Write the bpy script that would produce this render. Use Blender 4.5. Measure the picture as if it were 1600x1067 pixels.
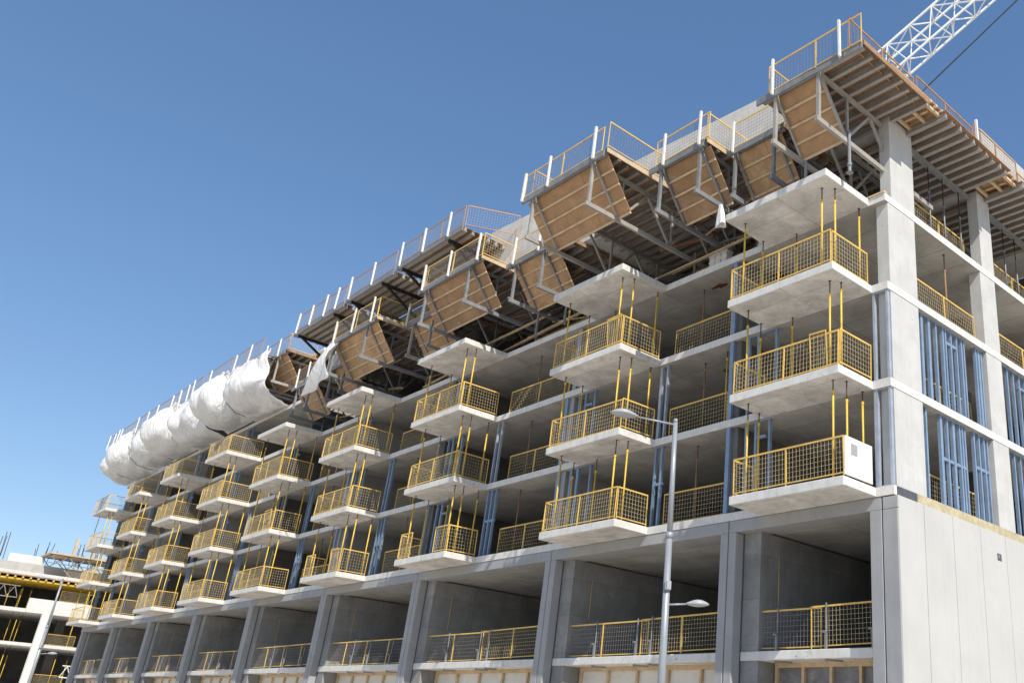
import bpy, math, random
from mathutils import Vector, Matrix
R = math.radians
for o in list(bpy.data.objects): bpy.data.objects.remove(o, do_unlink=True)
S = bpy.context.scene
C = S.collection

# ---------------------------------------------------------------- camera
cam_data = bpy.data.cameras.new("camera"); cam = bpy.data.objects.new("camera", cam_data); C.objects.link(cam)
right = Vector((0.71375606, 0.69828465, 0.0543216)); up = Vector((0.24671977, -0.32325648, 0.91358339)); back = Vector((0.65550106, -0.63867347, -0.4030069))
right.normalize(); up = (up - right*up.dot(right)).normalized(); back = right.cross(up)
M = Matrix((( right.x, up.x, back.x, 12.55061), (right.y, up.y, back.y, -19.36295), (right.z, up.z, back.z, -6.39982), (0,0,0,1)))
cam.matrix_world = M
cam_data.sensor_width = 36.0; cam_data.sensor_fit = 'HORIZONTAL'
cam_data.lens = 36.0*1405.73/1600
cam_data.shift_x = (800-1098.70)/1600; cam_data.shift_y = (543.97-533.5)/1600
cam_data.clip_start = 0.1; cam_data.clip_end = 4000
S.camera = cam

# ---------------------------------------------------------------- sky, sun, exposure
SUN = Vector((0.93, -0.335, 1.0)).normalized()
EL = math.asin(SUN.z); AZ = math.atan2(SUN.x, SUN.y)
W = bpy.data.worlds.new("World"); S.world = W; W.use_nodes = True
nt = W.node_tree; nt.nodes.clear()
sky = nt.nodes.new('ShaderNodeTexSky'); sky.sky_type = 'NISHITA'; sky.sun_disc = False
sky.sun_elevation = EL; sky.sun_rotation = AZ; sky.air_density = 1.0; sky.dust_density = 0.1; sky.ozone_density = 4.0; sky.altitude = 0
bg = nt.nodes.new('ShaderNodeBackground'); bg.inputs['Strength'].default_value = 0.168
wo = nt.nodes.new('ShaderNodeOutputWorld')
tint = nt.nodes.new('ShaderNodeHueSaturation'); tint.inputs['Saturation'].default_value = 1.19; tint.inputs['Hue'].default_value = .507
gam = nt.nodes.new('ShaderNodeGamma'); gam.inputs['Gamma'].default_value = .70
nt.links.new(sky.outputs[0], tint.inputs['Color']); nt.links.new(tint.outputs[0], gam.inputs[0]); nt.links.new(gam.outputs[0], bg.inputs[0]); nt.links.new(bg.outputs[0], wo.inputs[0])
sl = bpy.data.lights.new("sun", 'SUN'); sl.energy = 3.9; sl.angle = R(0.5); sl.color = (1.0, 0.945, 0.85)
so = bpy.data.objects.new("sun", sl); C.objects.link(so)
so.rotation_euler = (-SUN).to_track_quat('-Z', 'Y').to_euler(); so.location = (40, -20, 60)
S.view_settings.view_transform = 'Standard'; S.view_settings.look = 'None'; S.view_settings.exposure = 0.5; S.view_settings.gamma = 1
S.render.engine = 'CYCLES'
try:
    S.cycles.max_bounces = 8; S.cycles.diffuse_bounces = 5; S.cycles.caustics_reflective = False; S.cycles.caustics_refractive = False
except Exception: pass

# ---------------------------------------------------------------- materials
MATS = {}
def material(name, col, rough=0.8, metal=0.0, var=0.12, scale=1.2, fine=14.0, stain=None, bump=0.15, seam=None, coat=None, spec=0.4, streak=0.0, dots=None):
    """procedural surface in world coordinates: large and fine mottling, optional board seams, stains, vertical streaks"""
    m = bpy.data.materials.new(name); m.use_nodes = True; n = m.node_tree; N = n.nodes; L = n.links
    b = N['Principled BSDF']; b.inputs['Roughness'].default_value = rough; b.inputs['Metallic'].default_value = metal
    b.inputs['Specular IOR Level'].default_value = spec
    g = N.new('ShaderNodeNewGeometry')
    def noise(sc, det=4, rgh=.6, vec=None, dist=0.0):
        t = N.new('ShaderNodeTexNoise'); t.inputs['Scale'].default_value = sc; t.inputs['Detail'].default_value = det; t.inputs['Roughness'].default_value = rgh
        t.inputs['Distortion'].default_value = dist
        L.new(vec or g.outputs['Position'], t.inputs['Vector']); return t.outputs['Fac']
    def mix(f, a, bb, mode='MIX'):
        x = N.new('ShaderNodeMix'); x.data_type = 'RGBA'; x.blend_type = mode
        if isinstance(f, float): x.inputs[0].default_value = f
        else: L.new(f, x.inputs[0])
        for i, v in ((6, a), (7, bb)):
            if isinstance(v, tuple): x.inputs[i].default_value = (*v[:3], 1)
            else: L.new(v, x.inputs[i])
        return x.outputs[2]
    def ramp(f, lo, hi):
        x = N.new('ShaderNodeMapRange'); x.inputs['From Min'].default_value = lo; x.inputs['From Max'].default_value = hi; L.new(f, x.inputs['Value']); return x.outputs[0]
    def mul(f, k):
        x = N.new('ShaderNodeMath'); x.operation = 'MULTIPLY'; L.new(f, x.inputs[0]); x.inputs[1].default_value = k; return x.outputs[0]
    dark = tuple(c*(1-var*1.6) for c in col); light = tuple(min(1, c*(1+var)) for c in col)
    base = mix(ramp(noise(scale, 5, .6, dist=.4), .3, .7), dark, light)
    f2 = noise(fine, 3, .7)
    base = mix(mul(ramp(f2, .35, .75), .35*min(1, var*6)), base, tuple(c*(1-var*2.2) for c in col))
    if stain:
        base = mix(mul(ramp(noise(stain[3], 6, .7, dist=1.0), .56, .68), stain[4]), base, stain[:3])
    if streak:
        mp = N.new('ShaderNodeMapping'); mp.inputs['Scale'].default_value = (5, 5, .25); L.new(g.outputs['Position'], mp.inputs[0])
        base = mix(mul(ramp(noise(1.3, 4, .6, mp.outputs[0]), .5, .75), streak), base, tuple(c*.55 for c in col))
    hgt = f2
    if seam:
        ax, bw, bh, dark_k, mort = seam
        s = N.new('ShaderNodeSeparateXYZ'); L.new(g.outputs['Position'], s.inputs[0]); c = N.new('ShaderNodeCombineXYZ')
        L.new(s.outputs['XYZ'.index(ax[0])], c.inputs[0]); L.new(s.outputs['XYZ'.index(ax[1])], c.inputs[1])
        br = N.new('ShaderNodeTexBrick'); L.new(c.outputs[0], br.inputs['Vector']); br.inputs['Scale'].default_value = 1.0
        br.inputs['Brick Width'].default_value = bw; br.inputs['Row Height'].default_value = bh; br.inputs['Mortar Size'].default_value = mort
        br.inputs['Mortar Smooth'].default_value = .2; br.offset = 0.0
        br.inputs['Color1'].default_value = (1,1,1,1); br.inputs['Color2'].default_value = (.86,.86,.87,1); br.inputs['Mortar'].default_value = (dark_k,)*3+(1,)
        base = mix(1.0, base, br.outputs['Color'], 'MULTIPLY')
    if dots:
        v = N.new('ShaderNodeTexVoronoi'); v.inputs['Scale'].default_value = dots; v.inputs['Randomness'].default_value = .75; L.new(g.outputs['Position'], v.inputs['Vector'])
        x = N.new('ShaderNodeMath'); x.operation = 'LESS_THAN'; x.inputs[1].default_value = .055*1.0; L.new(v.outputs['Distance'], x.inputs[0])
        base = mix(mul(x.outputs[0], .6), base, tuple(cc*.25 for cc in col))
    L.new(base, b.inputs['Base Color'])
    if bump:
        bp = N.new('ShaderNodeBump'); bp.inputs['Strength'].default_value = bump; bp.inputs['Distance'].default_value = .01
        L.new(hgt, bp.inputs['Height']); L.new(bp.outputs[0], b.inputs['Normal'])
    MATS[name] = m; return m
room_m   = material('room soffit concrete', (.46,.44,.405), .9, var=.16, scale=.9, fine=8, stain=(.2,.19,.17,.8,.35), seam=('XY', 2.4, 1.2, .55, .014))  # darker copy of the slab concrete, the rooms' shade put into its colour
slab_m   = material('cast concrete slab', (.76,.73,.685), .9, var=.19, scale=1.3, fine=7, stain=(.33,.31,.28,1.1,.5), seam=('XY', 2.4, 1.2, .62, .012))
edge_m   = material('slab edge concrete', (.67,.65,.615), .88, var=.08, scale=2.2, fine=12, stain=(.36,.345,.32,2.8,.5), streak=.35, dots=1.7)
pier_m   = material('smooth pier concrete', (.345,.345,.35), .8, var=.08, scale=.9, fine=20, stain=(.3,.3,.3,1.4,.2), streak=.22)
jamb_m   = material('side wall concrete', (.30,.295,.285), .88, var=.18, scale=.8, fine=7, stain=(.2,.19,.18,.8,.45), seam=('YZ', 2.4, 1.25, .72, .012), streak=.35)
column_m = material('end column concrete', (.51,.505,.49), .85, var=.07, scale=1.3, fine=18, stain=(.42,.41,.39,1.6,.25), streak=.18, dots=2.2)  # one even column tone with stains and faint streaks
panel_m  = material('precast wall panel', (.48,.475,.455), .8, var=.04, scale=.7, fine=25, streak=.12, bump=.05, stain=(.40,.385,.36,.5,.25))
wallf_m  = material('lightened parapet concrete', (.64,.62,.58), .88, var=.1, scale=1.3, fine=12, stain=(.42,.40,.37,1.2,.3), seam=('XZ', 1.2, 1.2, .85, .01), streak=.2)  # parapet concrete lightened by colour, as the front catches little sun
wall_m   = material('parapet concrete', (.50,.475,.435), .88, var=.1, scale=1.3, fine=12, stain=(.4,.38,.35,1.2,.3), seam=('YZ', 1.2, 1.2, .85, .01), streak=.2)
inner_m  = material('interior concrete', (.15,.142,.134), .9, var=.2, scale=.6, fine=6, stain=(.14,.13,.12,.7,.5), seam=('YZ', 2.4, 1.3, .7, .014), streak=.4)  # interior shade put into a darker concrete colour
insul_m  = material('mineral insulation strip', (.50,.43,.28), .95, var=.18, scale=5, fine=30, stain=(.22,.17,.1,6,.5), bump=.4)
dark_m   = material('bitumen strip', (.09,.10,.115), .7, var=.2, scale=5)
ply_m    = material('plywood facing', (.46,.275,.14), .7, var=.15, scale=1.6, fine=6, stain=(.30,.17,.08,1.7,.4), seam=('XZ', 2.44, 1.22, .45, .012), dots=3.0, bump=.1)
ply2_m   = material('weathered plywood facing', (.39,.235,.125), .75, var=.2, scale=1.1, fine=5, stain=(.52,.42,.32,1.3,.45), seam=('XZ', 2.44, 1.22, .5, .014), dots=3.4, bump=.1)
ply3_m   = material('pale plywood facing', (.50,.315,.17), .7, var=.17, scale=2.1, fine=6, stain=(.25,.15,.08,1.0,.5), seam=('XZ', 1.22, 2.44, .45, .012), dots=2.6, bump=.1)
plyd_m   = material('plywood deck', (.37,.21,.115), .8, var=.2, scale=1.5, fine=8, seam=('XY', 2.44, 1.22, .5, .015), stain=(.12,.06,.03,1.2,.5))
timber_m = material('sawn timber', (.60,.45,.28), .75, var=.16, scale=3, fine=20, streak=.2)
brown_m  = material('old timber', (.33,.2,.11), .8, var=.2, scale=4, fine=20)
alu_m    = material('aluminium joist', (.36,.335,.305), .6, metal=.1, var=.12, scale=2, fine=20, stain=(.22,.18,.15,3,.5))
steel_m  = material('galvanised steel', (.25,.255,.26), .55, metal=.2, var=.14, scale=3, fine=22, stain=(.2,.17,.14,4,.4))
dsteel_m = material('dark steel', (.035,.03,.03), .6, metal=.3, var=.2, scale=3)
white_m  = material('white painted post', (.78,.76,.72), .6, var=.07, scale=3, fine=16, stain=(.5,.4,.3,5,.4))
yel_m    = material('yellow painted steel', (.76,.50,.13), .5, var=.12, scale=2.5, fine=25, stain=(.24,.12,.05,5,.5))
yelw_m   = material('yellow wire mesh', (.66,.53,.31), .6, metal=.05, var=.18, scale=3, stain=(.2,.12,.07,4,.5))
wire_m   = material('galvanised wire mesh', (.30,.27,.25), .55, metal=.2, var=.1, scale=3)
yelp_m   = material('yellow prop paint', (.72,.48,.06), .5, var=.12, scale=2.5, fine=25, stain=(.3,.15,.05,5,.5))
rust_m   = material('rusty prop tube', (.16,.10,.065), .75, metal=.3, var=.25, scale=5)
orange_m = material('orange primed steel', (.48,.25,.09), .6, var=.15, scale=4)
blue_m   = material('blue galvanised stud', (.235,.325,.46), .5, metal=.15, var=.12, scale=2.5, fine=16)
shade_stud_m = material('shaded blue stud', (.20,.27,.37), .55, metal=.1, var=.15, scale=2.5)  # blue stud copy with the shade of the far stacks in its colour
stud_m   = material('grey blue stud', (.42,.47,.55), .45, metal=.3, var=.12, scale=2.5)
board_m  = material('white sheathing board', (.68,.66,.62), .8, var=.06, scale=1.5, stain=(.4,.34,.28,2,.3))
rebar_m  = material('reinforcing steel', (.10,.06,.065), .8, metal=.2, var=.2, scale=8)
crane_m  = material('white crane paint', (.78,.78,.76), .5, var=.06, scale=1.0, stain=(.5,.47,.42,2,.3))
cable_m  = material('steel rope', (.03,.03,.035), .6, var=.1)
lamp_m   = material('grey lamp pole paint', (.30,.32,.34), .4, metal=.2, var=.05, scale=1.5, fine=30, bump=.02)
lamph_m  = material('lamp head shell', (.36,.37,.38), .4, var=.05, scale=4, bump=.02)
glass_m  = material('lamp lens', (.72,.72,.70), .25, var=.03, bump=0)
ground_m = material('pale bounce ground', (.62,.555,.465), .95, var=.12, scale=.2, fine=3, bump=.3)  # unseen ground, its colour lightened to bounce light onto the soffits
road_m   = material('pale bounce roadway', (.54,.50,.45), .9, var=.15, scale=.6, fine=30)  # unseen road, kept pale to throw light up at the balconies
walk_m   = material('paving', (.60,.57,.52), .9, var=.1, scale=.5, seam=('XY', .6, .6, .7, .02))  # unseen paving, tone raised for bounced light
mark_m   = material('road paint', (.75,.75,.72), .7, var=.08)
pale_m   = material('grey membrane', (.22,.21,.22), .5, var=.25, scale=2.5, stain=(.45,.43,.42,1.5,.5))
label_m  = material('grey window sticker', (.33,.33,.36), .5, var=.05)
green_m  = material('green tape', (.05,.28,.10), .6)
red_m    = material('old red lead mark', (.16,.045,.03), .8, var=.3, scale=6)
def tarp_material(name):
    m = bpy.data.materials.new(name); m.use_nodes = True; N = m.node_tree.nodes; L = m.node_tree.links; b = N['Principled BSDF']
    b.inputs['Base Color'].default_value = (.90,.90,.90,1); b.inputs['Roughness'].default_value = .42; b.inputs['Specular IOR Level'].default_value = .5
    g = N.new('ShaderNodeNewGeometry'); mp = N.new('ShaderNodeMapping'); mp.inputs['Scale'].default_value = (2.2,1.2,.6); L.new(g.outputs['Position'], mp.inputs[0])
    t = N.new('ShaderNodeTexNoise'); t.inputs['Scale'].default_value = 1.6; t.inputs['Detail'].default_value = 6; t.inputs['Distortion'].default_value = 1.5; L.new(mp.outputs[0], t.inputs['Vector'])
    bp = N.new('ShaderNodeBump'); bp.inputs['Strength'].default_value = .8; bp.inputs['Distance'].default_value = .15; L.new(t.outputs['Fac'], bp.inputs['Height']); L.new(bp.outputs[0], b.inputs['Normal'])
    tr = N.new('ShaderNodeBsdfTranslucent'); tr.inputs['Color'].default_value = (.86,.85,.83,1)
    mx = N.new('ShaderNodeMixShader'); mx.inputs[0].default_value = .3
    L.new(b.outputs[0], mx.inputs[1]); L.new(tr.outputs[0], mx.inputs[2]); L.new(mx.outputs[0], N['Material Output'].inputs[0]); return m
tarp_m = tarp_material('white plastic sheeting')

# ---------------------------------------------------------------- mesh helpers
class MB:
    """collects boxes, bars and tubes, then links them as ONE mesh object"""
    def __init__(s): s.v = []; s.f = []
    def box(s, x0, x1, y0, y1, z0, z1):
        n = len(s.v); s.v += [(x0,y0,z0),(x1,y0,z0),(x1,y1,z0),(x0,y1,z0),(x0,y0,z1),(x1,y0,z1),(x1,y1,z1),(x0,y1,z1)]
        s.f += [(n,n+3,n+2,n+1),(n+4,n+5,n+6,n+7),(n,n+1,n+5,n+4),(n+1,n+2,n+6,n+5),(n+2,n+3,n+7,n+6),(n+3,n,n+4,n+7)]; return s
    def bar(s, p, q, w, h=None, ref=None):
        p = Vector(p); q = Vector(q); d = (q-p).normalized(); h = h or w
        r = Vector(ref) if ref else (Vector((0,0,1)) if abs(d.z) < .9 else Vector((0,1,0)))
        a = d.cross(r).normalized(); b = a.cross(d); n = len(s.v)
        for e in (p, q):
            for i, j in ((-1,-1),(1,-1),(1,1),(-1,1)): s.v.append(tuple(e + a*(i*w/2) + b*(j*h/2)))
        s.f += [(n+3,n+2,n+1,n),(n+4,n+5,n+6,n+7)] + [(n+i, n+(i+1)%4, n+4+(i+1)%4, n+4+i) for i in range(4)]; return s
    def tube(s, p, q, r0, r1=None, k=8, cap=True):
        p = Vector(p); q = Vector(q); d = (q-p).normalized(); r1 = r0 if r1 is None else r1
        a = d.cross(Vector((0,0,1)) if abs(d.z) < .9 else Vector((0,1,0))).normalized(); b = a.cross(d); n = len(s.v)
        for e, r in ((p, r0), (q, r1)):
            for i in range(k):
                t = 2*math.pi*i/k; s.v.append(tuple(e + a*(r*math.cos(t)) + b*(r*math.sin(t))))
        s.f += [(n+(i+1)%k, n+i, n+k+i, n+k+(i+1)%k) for i in range(k)]
        if cap: s.f += [tuple(n+i for i in range(k)), tuple(n+k+i for i in reversed(range(k)))]
        return s
    def mesh(s, name, mat, smooth=False, bevel=0):
        m = bpy.data.meshes.new(name); m.from_pydata(s.v, [], s.f); m.materials.append(mat)
        if smooth: m.polygons.foreach_set('use_smooth', [True]*len(m.polygons))
        m.update(); return m
    def build(s, name, mat, parent=None, smooth=False, off=(0,0,0), label=None):
        if any(off): s.v = [(x-off[0], y-off[1], z-off[2]) for x, y, z in s.v]
        return link(name, s.mesh(name, mat, smooth), parent, label=label)
def link(name, me, parent=None, loc=None, rz=0, label=None):
    o = bpy.data.objects.new(name, me); C.objects.link(o)
    if parent: o.parent = parent
    if loc is not None: o.location = loc
    o.rotation_euler = (0,0,rz)
    if label: o['label'] = label
    return o
def tag(o, label=None, cat=None, group=None, kind=None):
    if label: o['label'] = label
    if cat: o['category'] = cat
    if group: o['group'] = group
    if kind: o['kind'] = kind
    return o
def thing(name, label, cat, loc=(0,0,0), rz=0, group=None):
    o = bpy.data.objects.new(name, None); C.objects.link(o); o.location = loc; o.rotation_euler = (0,0,rz); o.empty_display_size = .3
    return tag(o, label, cat, group)
def kids(o): return [c for c in C.objects if c.parent == o]
def copy_thing(src, parts, loc, rz, label, group):
    r = src.copy(); C.objects.link(r); r.location = loc; r.rotation_euler = (0,0,rz); r['label'] = label; r['group'] = group
    for p, subs in parts:
        c = p.copy(); C.objects.link(c); c.parent = r
        for q in subs:
            d = q.copy(); C.objects.link(d); d.parent = c
    return r
rnd = random.Random(7)
def bevel(o, w=.012, seg=1):
    m = o.modifiers.new('bevel', 'BEVEL'); m.width = w; m.segments = seg; m.limit_method = 'ANGLE'; return o

# ---------------------------------------------------------------- figures of the building
GZ = -8.05                                    # ground
Z = [0.0, 2.99, 5.95, 8.9]                    # slab tops
DB = [1.44, 1.60, 1.88, 2.14]                 # balcony depth on each level
XR = [-.53, -9.40, -19.6, -29.05, -38.2, -47.25, -56.3, -65.3, -74.6]      # balcony right ends
XL = [-4.46, -13.4, -23.6, -33.0, -42.25, -51.1, -60.3, -69.1, -78.6]
PL = [-6.10, -14.86, -24.42, -33.55, -42.95, -52.2, -61.5, -70.6, -79.5]   # pier left edges
T = .25
DEPTH = 13.0; XE = -79.6
ORD = ['first','second','third','fourth','fifth','sixth','seventh','eighth','ninth']
LEV = ['lowest','second','third','top']
def stack_name(k): return ('corner stack' if k == 0 else ORD[k]+' stack from the corner' if k < 8 else 'farthest left stack')

# ---------------------------------------------------------------- ground
g = MB().box(-600, 400, -500, 700, GZ-.5, GZ); tag(g.build('ground', ground_m), kind='structure')
g = MB().box(-400, 300, -18.0, -9.0, GZ+.004, GZ+.008); tag(g.build('road', road_m), kind='structure')
g = MB().box(-400, 300, -9.0, -4.6, GZ+.002, GZ+.13); tag(g.build('pavement', walk_m), kind='structure')
g = MB()
for i in range(40): g.box(-200+i*9, -197+i*9, -13.6, -13.45, GZ+.010, GZ+.013)
tag(g.build('road_marking', mark_m), kind='structure')

# ---------------------------------------------------------------- main building
B = thing('concrete_building', 'long unfinished five storey concrete block on a tall podium with stacked balconies', 'building', (0,0,GZ))
BO = (0,0,GZ)
def bpart(name, mb, mat, bev=0, label=None):
    o = mb.build(name, mat, B, off=BO, label=label)
    if bev: bevel(o, bev)
    return o
# floor slabs: 0.25 thick, small notch at the corner
for i, z in enumerate(Z):
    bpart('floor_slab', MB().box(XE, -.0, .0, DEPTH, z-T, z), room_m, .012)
    e = MB().box(XE, .012, -.012, .0-.0005, z-T+.004, z-.003)
    e.box(.0005, .012, -.0, DEPTH, z-T+.004, z-.003)
    bpart('slab_edge', e, edge_m)
# balcony slabs
for k in range(9):
    for i, z in enumerate(Z):
        j = (rnd.random()-.5)*.06
        d = DB[i] + j*.6
        o = bpart('balcony', MB().box(XL[k]+j, XR[k]+j, -d, -.013, z-T, z-.002), slab_m if False else edge_m, .015)
        # the underside carries the shutter marks
        bpart('balcony_soffit', MB().box(XL[k]+j+.03, XR[k]+j-.03, -d+.03, -.03, z-T-.004, z-T+.02), slab_m)
# piers of the podium: two halves with a groove
for k, pl in enumerate(PL):
    for a, b_ in ((0, .30), (.335, .63)):
        bpart('pier', MB().box(pl+a, pl+b_, .0, .36, GZ, -.60), pier_m, .015)
    bpart('pier_joint', MB().box(pl+.29, pl+.345, .05, .36, GZ, -.30), dark_m)
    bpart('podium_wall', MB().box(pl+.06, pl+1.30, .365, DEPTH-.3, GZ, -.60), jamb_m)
    bpart('jamb_joint', MB().box(pl+.632, pl+.66, .33, .40, GZ, -.60), dark_m)
for a, b_ in ((-.76, -.40), (-.365, .085)):
    bpart('pier', MB().box(a, b_, .0, .36, GZ, -.60), pier_m, .012)
bpart('pier_joint', MB().box(-.41, -.355, .05, .36, GZ, -.30), dark_m)
bpart('pier_cap', MB().box(-.355, .10, -.004, .37, -.597, -.28), pier_m, .01)
# beam above the piers, split at each groove
edges = [0.0-.40] + [p+.30 for p in PL] ; edges2 = [p+.335 for p in PL] + [XE]
xs = [-.40]; 
for p in PL: xs += [p+.335, p+.30]
xs.append(XE-.1)
for a, b_ in zip(xs[0::2], xs[1::2]): 
    if a-b_ > .2: bpart('podium_beam', MB().box(b_, a, .004, .8, -.598, -T-.004), pier_m, .012)
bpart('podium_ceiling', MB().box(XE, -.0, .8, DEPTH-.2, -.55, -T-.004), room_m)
# half-height floor inside the podium bays
for k, pl in enumerate(PL):
    x1 = -.80 if k == 0 else PL[k-1]-.01
    x0 = pl+.66
    bpart('mezzanine_slab', MB().box(x0, x1, .33, DEPTH-.4, -4.17, -3.93), edge_m, .015)
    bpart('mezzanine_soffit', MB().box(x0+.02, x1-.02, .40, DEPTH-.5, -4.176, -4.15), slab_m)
    f = MB(); n = 5 if k else 4
    for i in range(n+1):
        x = x0+.75+(x1-x0-.85)*i/n; f.box(x-.045, x+.045, 1.02, 1.12, GZ, -4.30)
    f.box(x0+.7, x1, 1.02, 1.12, -4.30, -4.178)
    bpart('timber_stud_wall', f, timber_m)
    bpart('infill_board', MB().box(x0+.68, x1, 1.125, 1.16, GZ, -4.18), board_m if k else pale_m)
    # pipe, tie marks on the deep side wall
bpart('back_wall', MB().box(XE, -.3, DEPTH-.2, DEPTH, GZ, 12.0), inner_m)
# upper cross walls between flats, added dark wall to keep the rooms dark
for i in range(3):
    z0, z1 = Z[i], Z[i+1]-T
    for k, pl in enumerate(PL):
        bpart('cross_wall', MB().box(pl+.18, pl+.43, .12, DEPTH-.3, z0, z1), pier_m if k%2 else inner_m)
    bpart('added_dark_wall', MB().box(XE, -2.2, 8.4, 8.6, z0, z1), inner_m)
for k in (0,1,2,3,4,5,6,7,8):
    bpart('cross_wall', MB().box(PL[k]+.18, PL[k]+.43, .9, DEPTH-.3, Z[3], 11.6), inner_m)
bpart('added_dark_wall', MB().box(XE, -2.2, 8.4, 8.6, Z[3], 11.6), inner_m)
for k in range(8):
    for i in (1, 2, 3):
        xm = (XR[k+1]+PL[k])/2+rnd.uniform(-.6,.6); ym = rnd.uniform(1.2, 2.6)
        bpart('ceiling_box', MB().tube((xm, ym, Z[i]-T-.07), (xm, ym, Z[i]-T-.001), .07, k=10), dark_m)
        bpart('ceiling_conduit', MB().tube((xm+.02, ym, Z[i]-T-.03), (xm+rnd.uniform(-.5,.5), ym+rnd.uniform(1,2), Z[i]-T-.02), .014, k=5), dark_m)
# end wall: corner column and its neighbours
cols = [(.16, 1.60), (5.62, 6.62), (10.9, 11.9)]
for (y0, y1) in cols:
    for i in range(3):
        bpart('column', MB().box(-.42, -.001, y0, y1, Z[i], Z[i+1]-T), column_m, .012)
    bpart('column', MB().box(-.42, -.03, y0+.25, y1+.1, Z[3], 12.02), column_m, .012)
# podium end wall of precast panels
joints = [.02, 1.24, 2.70, 4.20, 5.68, 7.2, 8.7, 10.2, 11.7, 13.0]
for a, b_ in zip(joints, joints[1:]):
    bpart('wall_panel', MB().box(-.02, .105, a+.012, b_-.012, GZ, -.27), panel_m, .01)
bpart('wall_backing', MB().box(-.20, -.03, .37, DEPTH, GZ, -.27), dark_m)
bpart('wall_hole', MB().box(.07, .112, 5.10, 5.34, -1.06, -.86), dark_m)  # dark plate standing in for the shade inside a square hole
bpart('wall_hole', MB().box(.10, .118, 5.13, 5.24, -1.0, -.9), steel_m)
bpart('insulation_strip', MB().box(.014, .075, 1.0, DEPTH, -.268, -.02), insul_m)
bpart('bitumen_strip', MB().box(.014, .05, .12, 1.0, -.25, -.02), dark_m)
# steel stud frames (each frame one part)
def stud_frame(pts, z0, z1, axis='x', base=.12, mat=None, header=None, extra=()):
    m = MB()
    for p in pts:
        w = .035 if rnd.random() < .7 else .06
        if axis == 'x': m.box(p-w, p+w, base, base+.10, z0+.03, z1-.03)
        else: m.box(-base-.10, -base, p-w, p+w, z0+.03, z1-.03)
    a, b_ = min(pts)-.06, max(pts)+.06
    for zz in ((z0+.001, z0+.03), (z1-.03, z1-.001)):
        if axis == 'x': m.box(a, b_, base-.005, base+.105, *zz)
        else: m.box(-base-.105, -base+.005, a, b_, *zz)
    for (p, q, zh) in extra:
        if axis == 'x': m.box(p, q, base+.01, base+.09, zh, zh+.09)
        else: m.box(-base-.09, -base-.01, p, q, zh, zh+.09)
    return bpart('stud_frame', m, mat or blue_m)
for k in range(9):
    for i in range(3):
        z0, z1 = Z[i], Z[i+1]-T
        # frame at the left part of the balcony
        if not (k in (0, 1) and i == 2):
            x = PL[k]+.75
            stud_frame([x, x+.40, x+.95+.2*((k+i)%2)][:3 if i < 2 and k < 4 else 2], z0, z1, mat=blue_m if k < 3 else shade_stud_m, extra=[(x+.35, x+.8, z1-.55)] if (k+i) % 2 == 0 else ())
        # frame beside the right end
        if k > 0 and (i < 2 or k == 2 and i < 2):
            xr = XR[k]+.05
            n = 2 if k == 1 or i == 1 else 3
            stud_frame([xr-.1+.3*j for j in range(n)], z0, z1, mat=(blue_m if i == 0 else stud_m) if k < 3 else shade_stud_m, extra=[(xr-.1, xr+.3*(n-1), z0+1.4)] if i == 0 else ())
        if k == 0 and i < 2:
            stud_frame([-.50, -.04-.02], z0, z1, base=.02, mat=stud_m)
# single blue channel standing at the cross wall end, seen between stacks
for k in range(0, 4):
    for i in range(2 + (k == 0)):
        bpart('stud_channel', MB().box(PL[k]+.02, PL[k]+.17, .02, .12, Z[i]+.001, Z[i+1]-T-.002), blue_m)
ys2 = [1.95, 2.35, 2.75, 3.15, 3.3, 3.62, 3.95, 4.25, 4.4]
stud_frame(ys2, Z[1], Z[2]-T, 'y', extra=[(3.3, 3.95, Z[2]-T-.5)])
stud_frame([5.15, 5.32, 5.48], Z[1], Z[2]-T, 'y')
stud_frame([1.68, 1.95], Z[0], Z[1]-T, 'y')
stud_frame([2.75, 3.1, 3.45, 3.8, 3.95, 4.1], Z[0], Z[1]-T, 'y', extra=[(2.75, 4.1, Z[0]+1.4)])
stud_frame([4.65, 4.95, 5.25, 5.45], Z[0], Z[1]-T, 'y', extra=[(4.65, 5.45, Z[0]+1.6)])
for i in (0, 1): stud_frame([6.8+.42*j for j in range(9)], Z[i], Z[i+1]-T, 'y', extra=[(8.0, 9.2, Z[i+1]-T-.5)])
# fifth storey behind the forms: slab, parapet walls
bpart('roof_slab', MB().box(-41.9, -.6, -.68, DEPTH, 12.12, 12.35), edge_m)
w = MB()     # parapet wall of the front, a little out of line with the lower floors
def skew_wall(x0, x1, y0, y1, th, z0, z1):
    n = len(w.v); w.v += [(x0,y0,z0),(x1,y1,z0),(x1,y1+th,z0),(x0,y0+th,z0),(x0,y0,z1),(x1,y1,z1),(x1,y1+th,z1),(x0,y0+th,z1)]
    w.f += [(n,n+3,n+2,n+1),(n+4,n+5,n+6,n+7),(n,n+1,n+5,n+4),(n+1,n+2,n+6,n+5),(n+2,n+3,n+7,n+6),(n+3,n,n+4,n+7)]
skew_wall(-21.0, -2.6, -1.0, .1, .25, 12.06, 15.08)
bpart('parapet_wall', w, wallf_m)
bpart('floor_slab', MB().box(XE, -42.6, .0, DEPTH, 11.68, 11.93), room_m)
bpart('slab_edge', MB().box(XE-.001, -42.59, -.012, -.0005, 11.684, 11.927), edge_m)
bpart('roof_slab', MB().box(XE, -42.0, .3, DEPTH, 15.15, 15.35), edge_m)  # unseen slab added above the wrapped forms to shut out the sky
for k in range(5, 9): bpart('cross_wall', MB().box(PL[k]+.18, PL[k]+.43, .12, .88, Z[3], 11.66), pier_m)
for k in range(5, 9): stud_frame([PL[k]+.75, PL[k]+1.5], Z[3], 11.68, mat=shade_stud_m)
bpart('parapet_wall', MB().box(-38.5, -21.2, -.3, -.05, 12.06, 13.75), pier_m)
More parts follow.
